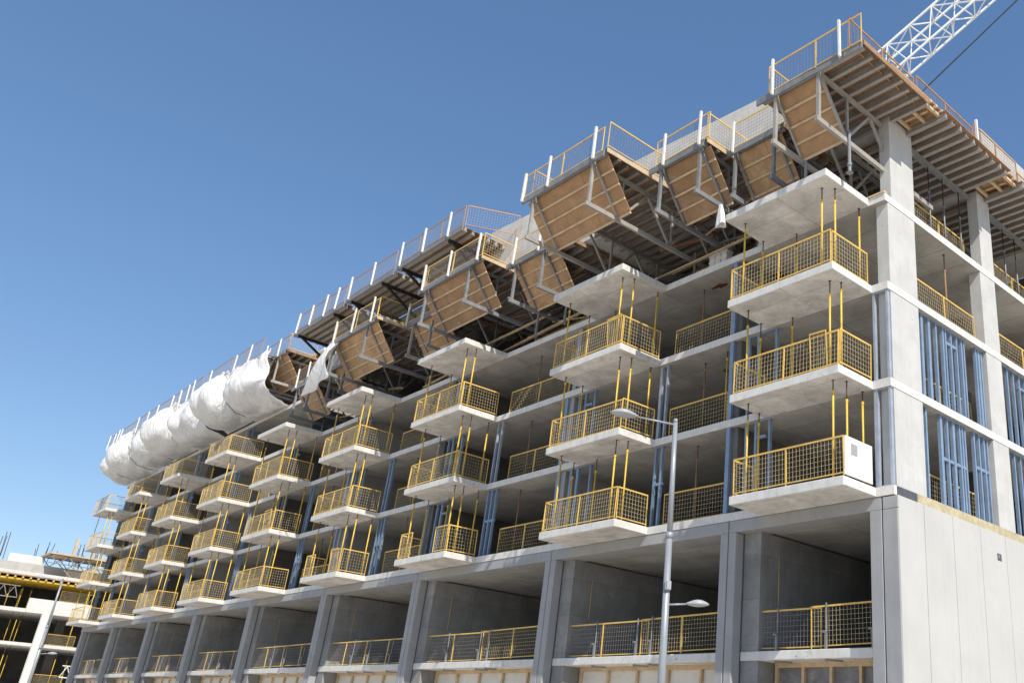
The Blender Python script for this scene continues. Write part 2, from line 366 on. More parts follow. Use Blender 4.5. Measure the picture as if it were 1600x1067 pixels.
bpart('parapet_wall', MB().box(-.30, -.02, 6.6, DEPTH, 12.36, 15.12), wall_m)

# ---------------------------------------------------------------- guardrail panels
GUARD = {}
def guard_parts(L, h, style):
    key = (round(L, 2), h, style)
    if key in GUARD: return GUARD[key]
    fm = MB(); t = .028
    fm.box(0, L, -t/2, t/2, h-.045, h); fm.box(0, L, -t/2, t/2, .05, .08)
    n = max(1, round(L/2.0)); posts = [i*L/n for i in range(n+1)]
    for x in posts: fm.box(max(0, x-.022), min(L, x+.022)+.001, -t/2-.001, t/2+.001, .0, h-.001)
    wm = MB(); r = .0030 if style != 'far' else .0042
    step = .118; m = int(L/step)
    for i in range(1, m): wm.box(i*L/m-r, i*L/m+r, -r, r, .07, h-.03)
    mz = int((h-.1)/.125)
    for i in range(1, mz): zz = .07+i*(h-.1)/mz; wm.box(.01, L-.01, r*.99, r*2.8, zz-r, zz+r)
    mats = {'yellow': (yel_m, yelw_m), 'far': (yel_m, yelw_m), 'wire': (yel_m, wire_m), 'bare': (orange_m, wire_m)}[style]
    out = [('frame', fm.mesh('frame', mats[0])), ('wire_mesh', wm.mesh('wire_mesh', mats[1]))]
    if style == 'bare' or style == 'wire': pass
    GUARD[key] = out; return out
def guardrail(x, y, z, L, rz, label, group, style='yellow', h=1.05, posts=(), clamp=()):
    t = thing('guardrail', label, 'guardrail', (x+rnd.uniform(-.02,.02), y, z+rnd.uniform(-.0,.03)), rz+R(rnd.uniform(-.5,.5)), group)
    t.rotation_euler[0] = R(rnd.uniform(-1.6,1.6)); t.rotation_euler[1] = R(rnd.uniform(-.45,.45))
    for nm, me in guard_parts(L, h, style): link(nm, me, t)
    for p in posts:      # white painted timber posts bolted to the outside
        hh = 1.14 + rnd.uniform(-.08, .08)
        pw = rnd.uniform(.030, .042); lean = rnd.uniform(-.03,.03)
        o = MB().bar((p, -.07, -.14), (p+lean, -.07, hh), pw*2, .075, ref=(0,1,0)).build('post', white_m, t)
    for p in clamp:      # steel slab clamps with an upright tube
        c = MB(); c.tube((p, -.05, .0), (p, -.05, h+.05), .022); c.box(p-.03, p+.03, -.115, -.075, -.34, .42); c.box(p-.08, p+.03, -.16, -.055, .38, .43)
        c.bar((p, -.12, -.30), (p+.30, .25, -.30), .045, .05)
        c.build('slab_clamp', steel_m, t)
    return t
# balconies
for k in range(9):
    for i, z in enumerate(Z):
        if i == 3 and k < 5: continue
        d = DB[i]; xl, xr = XL[k]+.06, XR[k]-.07
        sty = 'yellow' if k < 5 else 'far'
        nm = f'{LEV[i]} balcony, {stack_name(k)}'
        if i == 0 and k in (2, 3):
            guardrail(xl, -d+.08, z, .95, 0, f'short yellow rail at the left front corner, {nm}', 'balcony guardrails', sty)
            guardrail(xr-1.05, -d+.08, z, 1.05, 0, f'short yellow rail at the right front corner, {nm}', 'balcony guardrails', sty)
        else:
            guardrail(xl, -d+.08, z, xr-xl, 0, f'yellow mesh rail along the front, {nm}', 'balcony guardrails', sty)
        if not (k == 0 and i == 0): guardrail(xr+.0, -d+.10, z, d-.16, R(90), f'yellow mesh rail on the right side, {nm}', 'balcony guardrails', sty)
        if (k*3+i*5) % 4 == 1 and k < 6:
            w_ = rnd.uniform(.5, 1.0); q_ = guardrail(xr-w_-rnd.uniform(.0,.5), -d+.15, z+.02, w_, 0, f'short spare yellow panel behind the front rail, {nm}', 'spare panels', sty, h=1.12)
            q_.rotation_euler = (R(rnd.uniform(2,6)), R(rnd.uniform(-3,3)), 0)
        guardrail(xl, -d+.10, z, d-.2 if i else .9, R(90), f'yellow mesh rail on the left side, {nm}', 'balcony guardrails', sty)
# open room fronts between balconies
for k in range(8):
    x0, x1 = XR[k+1]+.1, PL[k]-.15
    for i in range(3):
        xs0 = x0 + (1.0 if i < 2 and k+1 > 1 else .35)
        if x1-xs0 < .5: continue
        guardrail(xs0, .22, Z[i], x1-xs0, 0, f'yellow rail across open room left of {LEV[i]} balcony, {stack_name(k)}', 'room edge guardrails', 'yellow' if k < 4 else 'far')
    guardrail(x0, 1.3, Z[3], x1-x0, 0, f'yellow rail on top slab under the forms, left of the {stack_name(k)}', 'top slab guardrails', 'yellow' if k < 4 else 'far')
# podium bays
for k, pl in enumerate(PL):
    x1 = -.84 if k == 0 else PL[k-1]-.03
    x0 = pl+.72; n = 2 if k < 3 else 1
    L = x1-x0; bay = ('podium bay nearest the corner' if k == 0 else ORD[k]+' podium bay from the corner')
    if n == 2:
        s = x0+L*.55
        guardrail(x0+.05, .52, -3.93, s-x0+.12, 0, f'mesh rail with steel clamps in the left half, {bay}', 'podium guardrails', 'wire', 1.08, clamp=(.02, (s-x0)*.45, s-x0-.35)[: 3 if k else 2])
        o = guardrail(s-.12, .47, -3.93, x1-s+.1, 0, f'mesh rail with steel clamps in the right half, {bay}', 'podium guardrails', 'yellow', 1.10, clamp=(.55, x1-s-.02))
        o.rotation_euler = (0, R(-.8), 0)
    else:
        guardrail(x0+.05, .5, -3.93, L-.1, 0, f'mesh rail with steel clamps filling the {bay}', 'podium guardrails', 'wire', 1.08, clamp=(.25, L*.36, L*.55, L*.8))
# end wall rails
guardrail(-.30, 1.75, Z[2], 3.8, R(90), 'yellow mesh rail between the two columns on the third floor of the end wall', 'end wall guardrails')
guardrail(-.30, 6.85, Z[2], 4.0, R(90), 'yellow mesh rail right of the second column on the third floor of the end wall', 'end wall guardrails')
guardrail(-.62, 1.75, Z[0], 3.8, R(90), 'yellow mesh rail behind blue studs on the lowest floor of the end wall', 'end wall guardrails')
guardrail(-.62, 1.75, Z[1], 3.8, R(90), 'yellow mesh rail behind blue studs on the second floor of the end wall', 'end wall guardrails')
guardrail(-.45, 2.2, Z[3], 3.3, R(90), 'low yellow rail behind the steel props on the top floor of the end wall', 'end wall guardrails')
guardrail(-.45, 7.1, Z[3], 3.6, R(90), 'low yellow rail right of the second column on the top floor of the end wall', 'end wall guardrails')

# ---------------------------------------------------------------- shoring posts
def prop_meshes(h, outer, inner, cut):
    a = MB().tube((0,0,.01), (0,0,h*cut), .029, k=10); a.box(-.06,.06,-.06,.06,0,.012)
    b_ = MB().tube((0,0,h*cut), (0,0,h-.012), .019, k=8); b_.box(-.035,.035,-.035,.035,h-.013,h-.001)
    c = MB().tube((0,0,h*cut-.07), (0,0,h*cut+.03), .037, k=10); c.bar((-.06,0,h*cut-.03), (.06,0,h*cut-.03), .014)
    return a.mesh('outer_tube', outer, True), b_.mesh('inner_tube', inner, True), c.mesh('collar', outer)
PROPS = {}
def prop(x, y, z, h, label, group, kind='yellow', cut=None):
    cut = cut or rnd.choice([.80, .84, .88, .91])
    key = (round(h, 2), kind, cut)
    if key not in PROPS:
        outer, inner = {'yellow': (yelp_m, rust_m), 'orange': (brown_m, rust_m), 'steel': (steel_m, dsteel_m)}[kind]
        PROPS[key] = prop_meshes(h, outer, inner, cut)
    a, b_, c = PROPS[key]
    t = thing('shoring_post', label, 'shoring post', (x, y, z), 0, group)
    link('outer_tube', a, t); link('inner_tube', b_, t); link('collar', c, t); return t
NEARNAME = {0: 'front right', 1: 'right front inner', 2: 'front left', 3: 'rear left', 4: 'rear middle', 5: 'rear right'}
for k in range(9):
    for i in range(3):
        z = Z[i]; h = Z[i+1]-T-z; d = DB[i]
        spots = [(0, XR[k]-.50, -DB[i]+.22), (1, XR[k]-.24, -DB[i]+.50), (2, XL[k]+.42, -DB[i]+.24), (3, XL[k]+.15, -.42), (4, XL[k]+1.2, -.12), (5, XR[k]-.35, -.12)]
        if k > 4: spots = [spots[0], spots[2], spots[1], spots[5]]
        for q, x, y in spots:
            if q == 5 and (k+i) % 3 == 1: continue
            if q == 4 and (k*2+i) % 3 == 0: continue
            prop(x+rnd.uniform(-.06,.06), y+rnd.uniform(-.04,.04), z, h, f'yellow steel prop, {NEARNAME[q]} of the {LEV[i]} balcony, {stack_name(k)}', 'props under the balconies')
for k in range(6):
    x0, x1 = XR[k+1], PL[k]
    for i in range(3):
        z = Z[i]; h = Z[i+1]-T-z
        for q, (x, y) in enumerate(((x1-.5, .55), (x0+1.35, .8))):
            if k > 3 and q: continue
            prop(x+rnd.uniform(-.2,.2), y, z, h, f'rusty prop, {"right" if q == 0 else "left"} side of open room left of {LEV[i]} balcony, {stack_name(k)}', 'props inside the open rooms', 'orange' if q else 'yellow')
prop(-.35, 3.9, Z[2], Z[3]-T-Z[2], 'orange prop standing behind the rail, third floor of end wall', 'end wall props', 'orange', .78)
for n, (y, c) in enumerate(((3.1, .5), (4.0, .45), (5.05, .48), (7.15, .5), (8.2, .52), (9.1, .5), (10.1, .5))):
    prop(-.30, y, Z[3], 11.72-Z[3], f'grey steel prop under roof forms, {ORD[n]} from the corner along the end wall', 'steel props under the end wall forms', 'steel', c+.12)

# ---------------------------------------------------------------- flying forms
def beam_I(m, p, q, w=.09, h=.15): m.bar(p, q, w, h)
TABLES = [  # name, outer Y, truss x positions, plywood x range, deck x range, inner Y end
 (-3.00, (-1.75, -.15), (-1.80, -.12), (-2.45, 1.42), .55),
 (-1.66, (-4.62, -2.95), (-4.75, -2.75), (-4.9, -2.6), 5.5),
 (-2.65, (-7.15, -5.28), (-7.25, -4.95), (-7.7, -5.0), 5.5),
 (-4.44, (-12.07, -8.65), (-12.6, -8.00), (-12.7, -7.95), 5.5),
 (-1.88, (-16.85, -14.9), (-17.2, -14.2), (-17.5, -13.6), 5.5),
 (-3.10, (-22.05, -18.45), (-22.6, -17.75), (-22.7, -17.7), 5.5),
 (-1.60, (-25.9, -24.0), (-26.3, -23.3), (-26.6, -23.2), 5.5),
 (-3.00, (-31.4, -27.85), (-31.9, -27.1), (-32.0, -27.0), 5.5),
 (-1.38, (-35.3, -33.6), (-35.6, -33.0), (-35.8, -32.9), 5.5),
 (-1.72, (-45.9, -43.5), (-46.3, -42.6), (-46.5, -42.4), 4.5),
 (-1.36, (-39.95, -38.1), (-40.4, -37.7), (-40.7, -38.3), 5.5),
]
WHERE = ['at the building corner', 'second from corner', 'third from corner', 'largest one', 'set back, left of the largest',
 'above the third balcony stack', 'set back left of the third stack', 'above the fourth balcony stack', 'behind the hanging sheet', 'next to the white wrap', 'behind the wrap end']
ZT, ZBOT = 11.80, 10.05
KX = lambda x: 12.55+(x-12.55)*1.0112
KY = lambda y: -19.36+(y+19.36)*1.0112
TABLES = [(KY(a), tuple(KX(q) for q in b_), tuple(KX(q) for q in c_), tuple(KX(q) for q in d_), e_) for a, b_, c_, d_, e_ in TABLES]
for n, (Y0, tx, px, dx, Y1) in enumerate(TABLES):
    ZT, ZBOT, ZF = (14.70, 12.95, 11.93) if n == 9 else (11.80, 10.05, Z[3])
    t = thing('flying_form', 'steel truss slab form with sloping plywood, '+WHERE[n], 'formwork', ((tx[0]+tx[1])/2, Y0, Z[3]), 0, 'flying forms under the roof')
    off = tuple(t.location)
    for x in tx:
        m = MB(); end = min(Y1, 4.0) if n else 3.2
        zt, zb = ZT-.08, ZBOT+rnd.uniform(-.03,.03)
        m.box(x-.045, x+.045, Y0-.05, end, zt-.08, zt+.07)                      # top chord
        m.box(x-.05, x+.05, Y0+.0-.12, end, zb-.10, zb+.06)                      # bottom chord
        m.box(x-.05, x+.05, Y0-.045, Y0+.055, zb+.06, zt-.08)                      # outer upright
        y = Y0+.10; down = True; step = 1.22
        while y+step < end:
            a, b_ = (zt-.08, zb+.06) if down else (zb+.06, zt-.08)
            m.bar((x+.002, y, a), (x+.002, y+step, b_), .075, .085); y += step; down = not down
            if not down: m.box(x-.035, x+.035, y+.02, y+.10, zb+.06, zt-.08)
        m.build('truss', steel_m if n % 3 else alu_m, t, off=off)
        # telescopic legs down to the top slab
        for y in ((Y0+1.35) if Y0+1.35 > -1.9 and n in (0, 4, 6) else .75, 3.3):
            if y > end: continue
            lg = MB(); lg.tube((x+.09, y, ZF+.012), (x+.09, y, zb+.3), .05, k=8); lg.box(x+.01, x+.17, y-.09, y+.09, ZF, ZF+.012); lg.tube((x+.09, y, ZF+.25), (x+.09, y, ZF+.33), .075, k=8)
            lg.build('leg', steel_m, t, smooth=False, off=off)
    # joists across the trusses
    j = MB(); y = Y0+.12
    while y < Y1:
        a, b_ = dx[0]+rnd.uniform(0,.25), dx[1]-rnd.uniform(0,.12)
        j.box(a, b_, y-.035, y+.035, ZT+.0, ZT+.17); j.box(a, b_, y-.07, y+.07, ZT+.17, ZT+.2); j.box(a, b_, y-.06, y+.06, ZT-.012, ZT+.012)
        y += .46
    j.build('joists', alu_m, t, off=off)
    MB().box(dx[0]+.05, dx[1]-.02, Y0+.02, Y1, ZT+.203, ZT+.222).build('deck_board', plyd_m, t, off=off)
    # edge waler
    MB().box(dx[0], dx[1]-.05 if n else dx[1], Y0-.11, Y0-.05, ZT-.13, ZT+.10).build('edge_beam', steel_m, t, off=off)
    # sloping plywood behind the first diagonals
    def slope(m, x0, x1, off0, off1):
        ya, za, yb, zb_ = Y0+.06, ZT-.10, Y0+1.30, ZBOT-.02
        d = Vector((0, yb-ya, zb_-za)).normalized(); nrm = Vector((0, d.z, -d.y))*-1       # points inward/up
        if nrm.z < 0: nrm = -nrm
        p0, p1 = Vector((0, ya, za)), Vector((0, yb, zb_))
        n0 = len(m.v)
        for x in (x0, x1):
            for p in (p0, p1):
                for o_ in (off0, off1): m.v.append((x, p.y+nrm.y*o_, p.z+nrm.z*o_))
        m.f += [(n0,n0+2,n0+6,n0+4),(n0+1,n0+5,n0+7,n0+3),(n0,n0+4,n0+5,n0+1),(n0+2,n0+3,n0+7,n0+6),(n0,n0+1,n0+3,n0+2),(n0+4,n0+6,n0+7,n0+5)]
        return p0, p1, nrm
    m = MB(); p0, p1, nrm = slope(m, px[0], px[1], .07, .09)
    m.build('plywood_panel', (ply_m, ply2_m, ply3_m)[(n*2) % 3], t, off=off)
    bt = MB()
    for q in range(1, 5):
        c = p0.lerp(p1, q/4.0-.02) + nrm*.045
        bt.bar((px[0]+.02, c.y, c.z), (px[1]-rnd.uniform(0,.25)*0, c.y, c.z), .075, .05, ref=tuple(nrm))
    bt.build('battens', timber_m, t, off=off)
    # timber fascia closing the end of the deck
    MB().box(dx[1]-.015, dx[1]+.02, Y0+.0, Y1, ZT+.05, ZT+.21).build('edge_board', timber_m if n in (2, 3, 5, 7) else brown_m, t, off=off)
    # walkway rail
    if n in (0,): rails = [(-1.95, Y0-.1, dx[1]+1.95+.02, 0, (.02, 2.55))]
    elif n == 3: rails = [(dx[0]+.1, Y0-.1, 4.55, 0, (.0, 1.55, 4.15))]
    elif n == 1: rails = [(-4.9, Y0-.1, 2.4, 0, (.1,))]
    elif n == 2: rails = [(-7.6, Y0-.1, 2.6, 0, (.45, 2.2))]
    elif n == 4: rails = [(-17.3, Y0-.1, 3.6, 0, (.05, 1.9))]
    elif n == 5: rails = [(-22.6, Y0-.1, 4.8, 0, (.0, 2.2, 4.5))]
    elif n == 7: rails = [(-31.9, Y0-.1, 4.7, 0, (.0, 2.1, 4.2))]
    elif n == 10: rails = [(-40.6, Y0-.1, 2.2, 0, (.1, 1.6))]
    elif n == 9: rails = [(-46.4, Y0-.1, 3.8, 0, (.1, 2.3))]
    else: rails = [(dx[0]+.1, Y0-.1, dx[1]-dx[0]-.3, 0, (.1, 1.6))]
    for (x, y, L, rz, ps) in rails:
        guardrail(x, y, ZT+.05, L, rz, f'white posted rail on outer edge of the form {WHERE[n]}', 'form edge guardrails', 'wire' if n < 9 else 'bare', posts=ps)
    if n in (2, 3, 5, 7, 9):
        guardrail(dx[1]-.03, Y0, ZT+.23, 2.6 if n in (2, 3) else 1.8, R(90), f'yellow rail on right side of the form {WHERE[n]}', 'form side guardrails', 'yellow' if n > 3 else 'wire')
    if n in (0, 3, 5):
        guardrail(dx[0]+.4, Y0, ZT+.23, 1.3, R(90), f'yellow rail on left side of the form {WHERE[n]}', 'form side guardrails', 'yellow')

r13 = random.Random(13)
LT = [(-6.2,'left of the corner form'),(-9.5,'under the largest form'),(-13.3,'left of the largest form'),(-16.0,'under the fifth form'),(-19.5,'under the sixth form'),(-23.6,'left of the sixth form'),(-26.6,'right of the eighth form'),(-30.0,'under the eighth form'),(-34.0,'left of the eighth form')]
for x, nm in LT:
    for q in range(3):
        y = r13.uniform(-.4, 2.2); L_ = r13.uniform(1.5, 4.0); z = r13.uniform(9.1, 11.2); zz = z+r13.uniform(-.6,.9)
        m = MB().bar((x-L_/2, y, z), (x+L_/2, y+r13.uniform(-.5,.8), min(zz, 11.5)), r13.choice([.05,.09]), r13.choice([.05,.12]))
        tag(m.build('loose_timber', (timber_m, brown_m, steel_m)[q]), f'{["pale","brown","grey"][q]} loose bar lodged among the trusses {nm}', 'timber', 'loose bars among the forms')
# forms along the end wall, between and beyond the columns
for n, (y0, y1) in enumerate(((1.75, 5.45), (6.75, 10.7))):
    t = thing('slab_form', f'grey joist deck form over the {["first","second"][n]} opening of the end wall', 'formwork', (-.3, y0, 11.7), 0, 'end wall slab forms'); off = tuple(t.location)
    j = MB(); y = y0-.3
    while y < y1: j.box(-5.0, 1.45-rnd.uniform(0,.12), y-.04, y+.04, 11.80, 12.0); j.box(-5.0, 1.40, y-.075, y+.075, 11.785, 11.81); y += .43
    j.build('joists', alu_m, t, off=off)
    MB().box(-5.0, 1.45, y0-.4, y1+.1, 12.003, 12.03).build('deck_board', plyd_m, t, off=off)
    k_ = MB(); k_.box(-.38, -.22, y0-.5, y1+.2, 11.62, 11.78); k_.box(-2.2, -2.05, y0-.5, y1+.2, 11.62, 11.78); k_.build('bearer', steel_m, t, off=off)
    tr = MB(); y = y0
    while y < y1-1: tr.bar((-2.12, y, 11.6), (-2.12, y+.9, 10.0), .07); tr.bar((-2.12, y+.9, 10.0), (-2.12, y+1.8, 11.6), .07); y += 1.8
    tr.box(-2.2, -2.04, y0-.4, y1+.2, 9.85, 10.0); tr.build('truss', steel_m, t, off=off)
t = thing('slab_form', 'timber filler deck above the corner column of the end wall', 'formwork', (.3, .6, 11.9), 0, 'timber filler decks'); off = tuple(t.location)
for n, (y0, y1) in enumerate(((.62, 1.42), (5.55, 6.6))):
    if n: t = thing('slab_form', 'timber filler deck above the second column of the end wall', 'formwork', (.3, 6, 11.9), 0, 'timber filler decks'); off = tuple(t.location)
    f = MB()
    for x in (.08, .62, 1.1): f.box(x, x+.09, y0-.1, y1+.1, 11.92, 12.02)
    for q in range(3): yy = y0+.12+q*(y1-y0-.15)/2; f.box(.0, 1.3, yy-.045, yy+.045, 12.03, 12.12)
    f.build('timber_joists', timber_m, t, off=off)
    MB().box(-.6, 1.25, y0-.2, y1+.15, 12.125, 12.15).build('deck_board', ply_m, t, off=off)
    MB().box(1.0, 1.03, y0-1.6, y1+.1, 11.98, 12.55).build('upstand_board', ply_m, t, off=off)
# long rails on the edge of the end wall deck
guardrail(.96, -3.05, 11.80, 3.4, R(90), 'orange mesh rail on the deck edge running back from the roof corner', 'end wall deck guardrails', 'bare')
guardrail(.99, .45, 12.0, 3.4, R(90), 'orange mesh rail on the deck edge behind the crane boom foot', 'end wall deck guardrails', 'bare')
guardrail(1.02, 3.95, 12.2, 3.0, R(90), 'orange mesh rail on the deck edge in front of the end parapet', 'end wall deck guardrails', 'bare', posts=(.1,))
guardrail(1.02, 7.0, 11.85, 4.5, R(90), 'orange mesh rail on the deck edge at the right edge of view', 'end wall deck guardrails', 'bare')
g = MB()
for q in range(34):
    y = .3+q*.185; g.tube((-.3+rnd.uniform(-.06,.06), y, 12.3), (-.3+rnd.uniform(-.12,.12), y+rnd.uniform(-.06,.06), 14.55+rnd.uniform(-.25,.25)), .012, k=5)
    g.tube((-.75+rnd.uniform(-.06,.06), y+.08, 12.3), (-.75+rnd.uniform(-.1,.1), y+.08+rnd.uniform(-.06,.06), 14.5+rnd.uniform(-.3,.25)), .012, k=5)
for z in (12.7, 13.2, 13.7, 14.1): g.tube((-.28, .2, z), (-.28, 6.6, z), .011, k=5)
for q in range(3): g.tube((-.3, .35+.1*q, 14.4), (-.5, -.1+.1*q, 14.75), .012, k=5)
tag(g.build('rebar_cage', rebar_m), 'row of dark upright reinforcing bars on the roof beside the crane boom', 'rebar')

# ---------------------------------------------------------------- upper platforms
for n, (x0, x1, z) in enumerate(((-25.6, -19.7, 13.95), (-30.9, -25.9, 13.85), (-37.4, -31.2, 13.75))):
    t = thing('edge_platform', f'raised working platform with channel joists under the sky, {["right","middle","left"][n]} one of three', 'platform', ((x0+x1)/2, -1.6, z), 0, 'raised platforms'); off = tuple(t.location)
    j = MB()
    for q in range(7): y = -3.0+q*.40; j.box(x0, x1, y-.06, y+.06, z-.2, z-.02); j.box(x0, x1, y-.1, y+.1, z-.215, z-.19)
    j.build('joists', alu_m, t, off=off); MB().box(x0, x1, -3.1, -.3, z-.018, z+.004).build('deck_board', plyd_m, t, off=off)
    MB().box(x0, x1, -3.18, -3.11, z-.22, z+.02).build('edge_beam', steel_m, t, off=off)
    for x in (x0+.5, x1-1.2):
        m = MB(); m.box(x-.06, x+.06, -3.1, -.32, z-.36, z-.216); m.bar((x, -2.9, z-.3), (x, -.36, z-1.75), .11); m.box(x-.05, x+.05, -.45, -.31, z-1.95, z-.36); m.build('bracket', dsteel_m, t, off=off)
    L = x1-x0
    guardrail(x0, -3.14, z+.03, L, 0, f'thin mesh rail with white posts on the {["right","middle","left"][n]} raised platform', 'raised platform guardrails', 'bare', posts=((.3, L*.42, L*.8), (.2, L*.55), (.25, L*.33, L*.62, L*.85))[n])
guardrail(-19.7, -3.05, 14.0, 2.3, R(62), 'orange mesh rail closing the right end of the raised platforms', 'raised platform guardrails', 'bare')

# ---------------------------------------------------------------- white sheeting over the left forms
def sheet(x0, x1, seed, label, yout=4.3, zt=12.6, bulge=1.15, zb=10.0, ns=54, yin=.0):
    """one sheet: over the rail, down the outside, slung inwards under the trusses; gathered at both ends, billowing between"""
    r = random.Random(seed); nx = max(10, int((x1-x0)/.12))
    ph = [r.uniform(0, 6.28) for _ in range(12)]; v = []; f = []
    prof = [(-(yout-1.1), zt-.45), (-(yout-.5), zt-.02), (-(yout-.22), zt-.25), (-(yout-.15), zt-.9), (-(yout-.12), zt-1.6), (-(yout-.25), zb+.75), (-(yout-.95), zb+.12), (-(yout-1.9), zb-.10), (-.06, zb-.08)]
    def sec(s):
        q = s*(len(prof)-1); i = min(int(q), len(prof)-2); t = q-i
        p0, p1, p2, p3 = [prof[min(max(i+o, 0), len(prof)-1)] for o in (-1, 0, 1, 2)]
        return [.5*((2*p1[c])+(-p0[c]+p2[c])*t+(2*p0[c]-5*p1[c]+4*p2[c]-p3[c])*t*t+(-p0[c]+3*p1[c]-3*p2[c]+p3[c])*t**3) for c in (0, 1)]
    gx = [0, r.uniform(.35,.65), 1]; gd = [1, r.uniform(.15,.45), 1]
    tilt = [r.uniform(-.12,.12) for _ in gx]
    for i in range(nx+1):
        u = i/nx; x = x0+(x1-x0)*u
        for j in range(ns+1):
            s = j/ns; y, z = sec(s); y2, z2 = sec(min(1, s+.02)); y1, z1 = sec(max(0, s-.02))
            ty, tz = y2-y1, z2-z1; L_ = math.hypot(ty, tz) or 1; ny, nz = -abs(tz)/L_, (-abs(ty)/L_ if s > .15 else abs(ty)/L_)
            # distance to gathered lines
            g = 1.0
            for gq, dp, tl in zip(gx, gd, tilt):
                dd = abs((u-gq-tl*(s-.3)*(0 if gq in (0, 1) else 1))*(x1-x0)); w_ = 1.25 if gq in (0, 1) else .6
                g *= 1-dp*math.exp(-(dd/w_)**1.3)
            env = math.sin(math.pi*min(1, s*1.02))**.6
            d = bulge*(g-.32)*env*(.55+1.0*math.exp(-((s-.58)/.22)**2))
            wob = u*(x1-x0)
            sag = math.sin(math.pi*u)
            rd = lambda q_: 1-abs(math.sin(q_))**.55
            low = min(1, max(0, (s-.38)/.25)); hi = 1-low
            d -= env*low*.17*rd(11*(s-.16*sag)+ph[0]+.8*math.sin(2.3*u+ph[1]))
            d -= env*low*.08*rd(23*(s-.12*sag)+ph[2])
            d -= env*hi*.24*rd(1.15*wob+ph[3]+1.9*s+.6*math.sin(4*s+ph[4]))
            d -= env*hi*.12*rd(2.7*wob+ph[5]-2.6*s)
            d -= env*(.05*rd(4.9*wob+ph[8]+7*s)+.06*rd(9*s-2.3*wob+ph[9])+.04*rd(3.1*wob+13*s+ph[11]))
            d += env*(.09*math.sin(1.3*wob+ph[6]+3*s)+.05*math.sin(3.3*wob-4*s+ph[7]))
            d += env*(1-g)*.10*math.sin(19*s+ph[10])
            top = (.30*math.sin(1.9*wob+ph[8])+.20*math.sin(5.3*wob+ph[9])-.15)*max(0, 1-s/.3)
            v.append((x+.08*math.sin(7*s+ph[2])*env, y+ny*d, z+nz*d+top))
    for i in range(nx):
        for j in range(ns): a = i*(ns+1)+j; f.append((a, a+ns+1, a+ns+2, a+1))
    xo = (x0+x1)/2
    me = bpy.data.meshes.new('plastic_sheet'); me.from_pydata([(a-xo, b_+yout, c-zb) for a, b_, c in v], [], f); me.materials.append(tarp_m)
    me.polygons.foreach_set('use_smooth', [True]*len(f)); o = link('plastic_sheet', me, None, (xo, -yout, zb))
    so_ = o.modifiers.new('thickness', 'SOLIDIFY'); so_.thickness = .01
    return tag(o, label, 'plastic sheet', 'white sheeting around the left forms')
SH = [(-50.0, -44.6, 'bright creased white sheet at the right end of the wrap beside the bare plywood'), (-55.2, -49.8, 'white sheet with white stub posts, second from the right end of the wrap'),
      (-60.9, -55.5, 'white sheet hanging just left of the small dark tear in the wrap'), (-66.3, -60.7, 'billowing white sheet in the middle of the wrap above a dark clamp'),
      (-71.6, -66.1, 'white sheet above the seventh balcony stack, third from the left'), (-76.9, -71.4, 'white sheet with a bright vertical fold near the left end'),
      (-80.0, -76.7, 'white sheet tapering to a loose corner at the far left end')]
for n, (a, b_, l) in enumerate(SH): sheet(a, b_, 20+n, l, yout=2.55, zt=14.95+(0, .25, -.15, .2, -.1, .3, 0)[n], zb=11.98+(0, .12, -.1, .08, .05, 0, .05)[n], bulge=(1.25, 1.75, 1.15, 1.6, 1.0, 1.5, .8)[n])
for n, (a, b_, l) in enumerate(SH[:-1]):
    m = MB(); x = a+.10
    pts = [(x, -2.0, 14.6), (x, -2.45, 14.2), (x, -2.45, 13.2), (x-.05, -2.2, 12.6), (x-.05, -1.5, 12.1), (x, -.3, 11.95)]
    for p_, q_ in zip(pts, pts[1:]): m.tube(p_, q_, .022, k=6)
    tag(m.build('tie_rope', dark_m), f'dark rope gathering the white wrap, {ORD[n]} rope from the right', 'rope', 'ropes around the wrap')
# stub posts and rail rising out of the wrap
for n, (a, b_, l) in enumerate(SH):
    t = guardrail(a+.3, -2.45, 14.65, b_-a-.5, 0, 'white posted rail rising out of the wrap, '+['at its right end','second from its right end','left of the dark tear','in its middle','third from its left end','second from its left end','at its far left end'][n], 'rails above the wrap', 'bare', posts=((.4, (b_-a)*.55), (.9,), (.3, 2.1, 3.2), (.2, (b_-a)*.7))[n % 4], h=1.15)
# forms hidden under the sheets need a deck so that light stays out
for n, (a, b_, l) in enumerate(SH):
    t = thing('flying_form', 'slab form hidden under the wrap, '+['at its right end','second from its right end','left of the dark tear','in its middle','third from its left end','second from its left end','at its far left end'][n], 'formwork', ((a+b_)/2, -2.1, 11.93), 0, 'wrapped forms'); off = tuple(t.location)
    MB().box(a+.1, b_-.1, -2.1, 3.0, 14.72, 14.75).build('deck_board', plyd_m, t, off=off)
    for x in (a+1.2, b_-1.2):
        m = MB(); m.box(x-.05, x+.05, -2.1, 3, 14.55, 14.715); m.box(x-.05, x+.05, -2.1, 3, 12.85, 12.95); m.box(x-.04, x+.04, -2.1, -2.0, 12.951, 14.549); m.bar((x, -1.9, 14.5), (x, -.7, 12.95), .07); m.build('truss', steel_m, t, off=off)
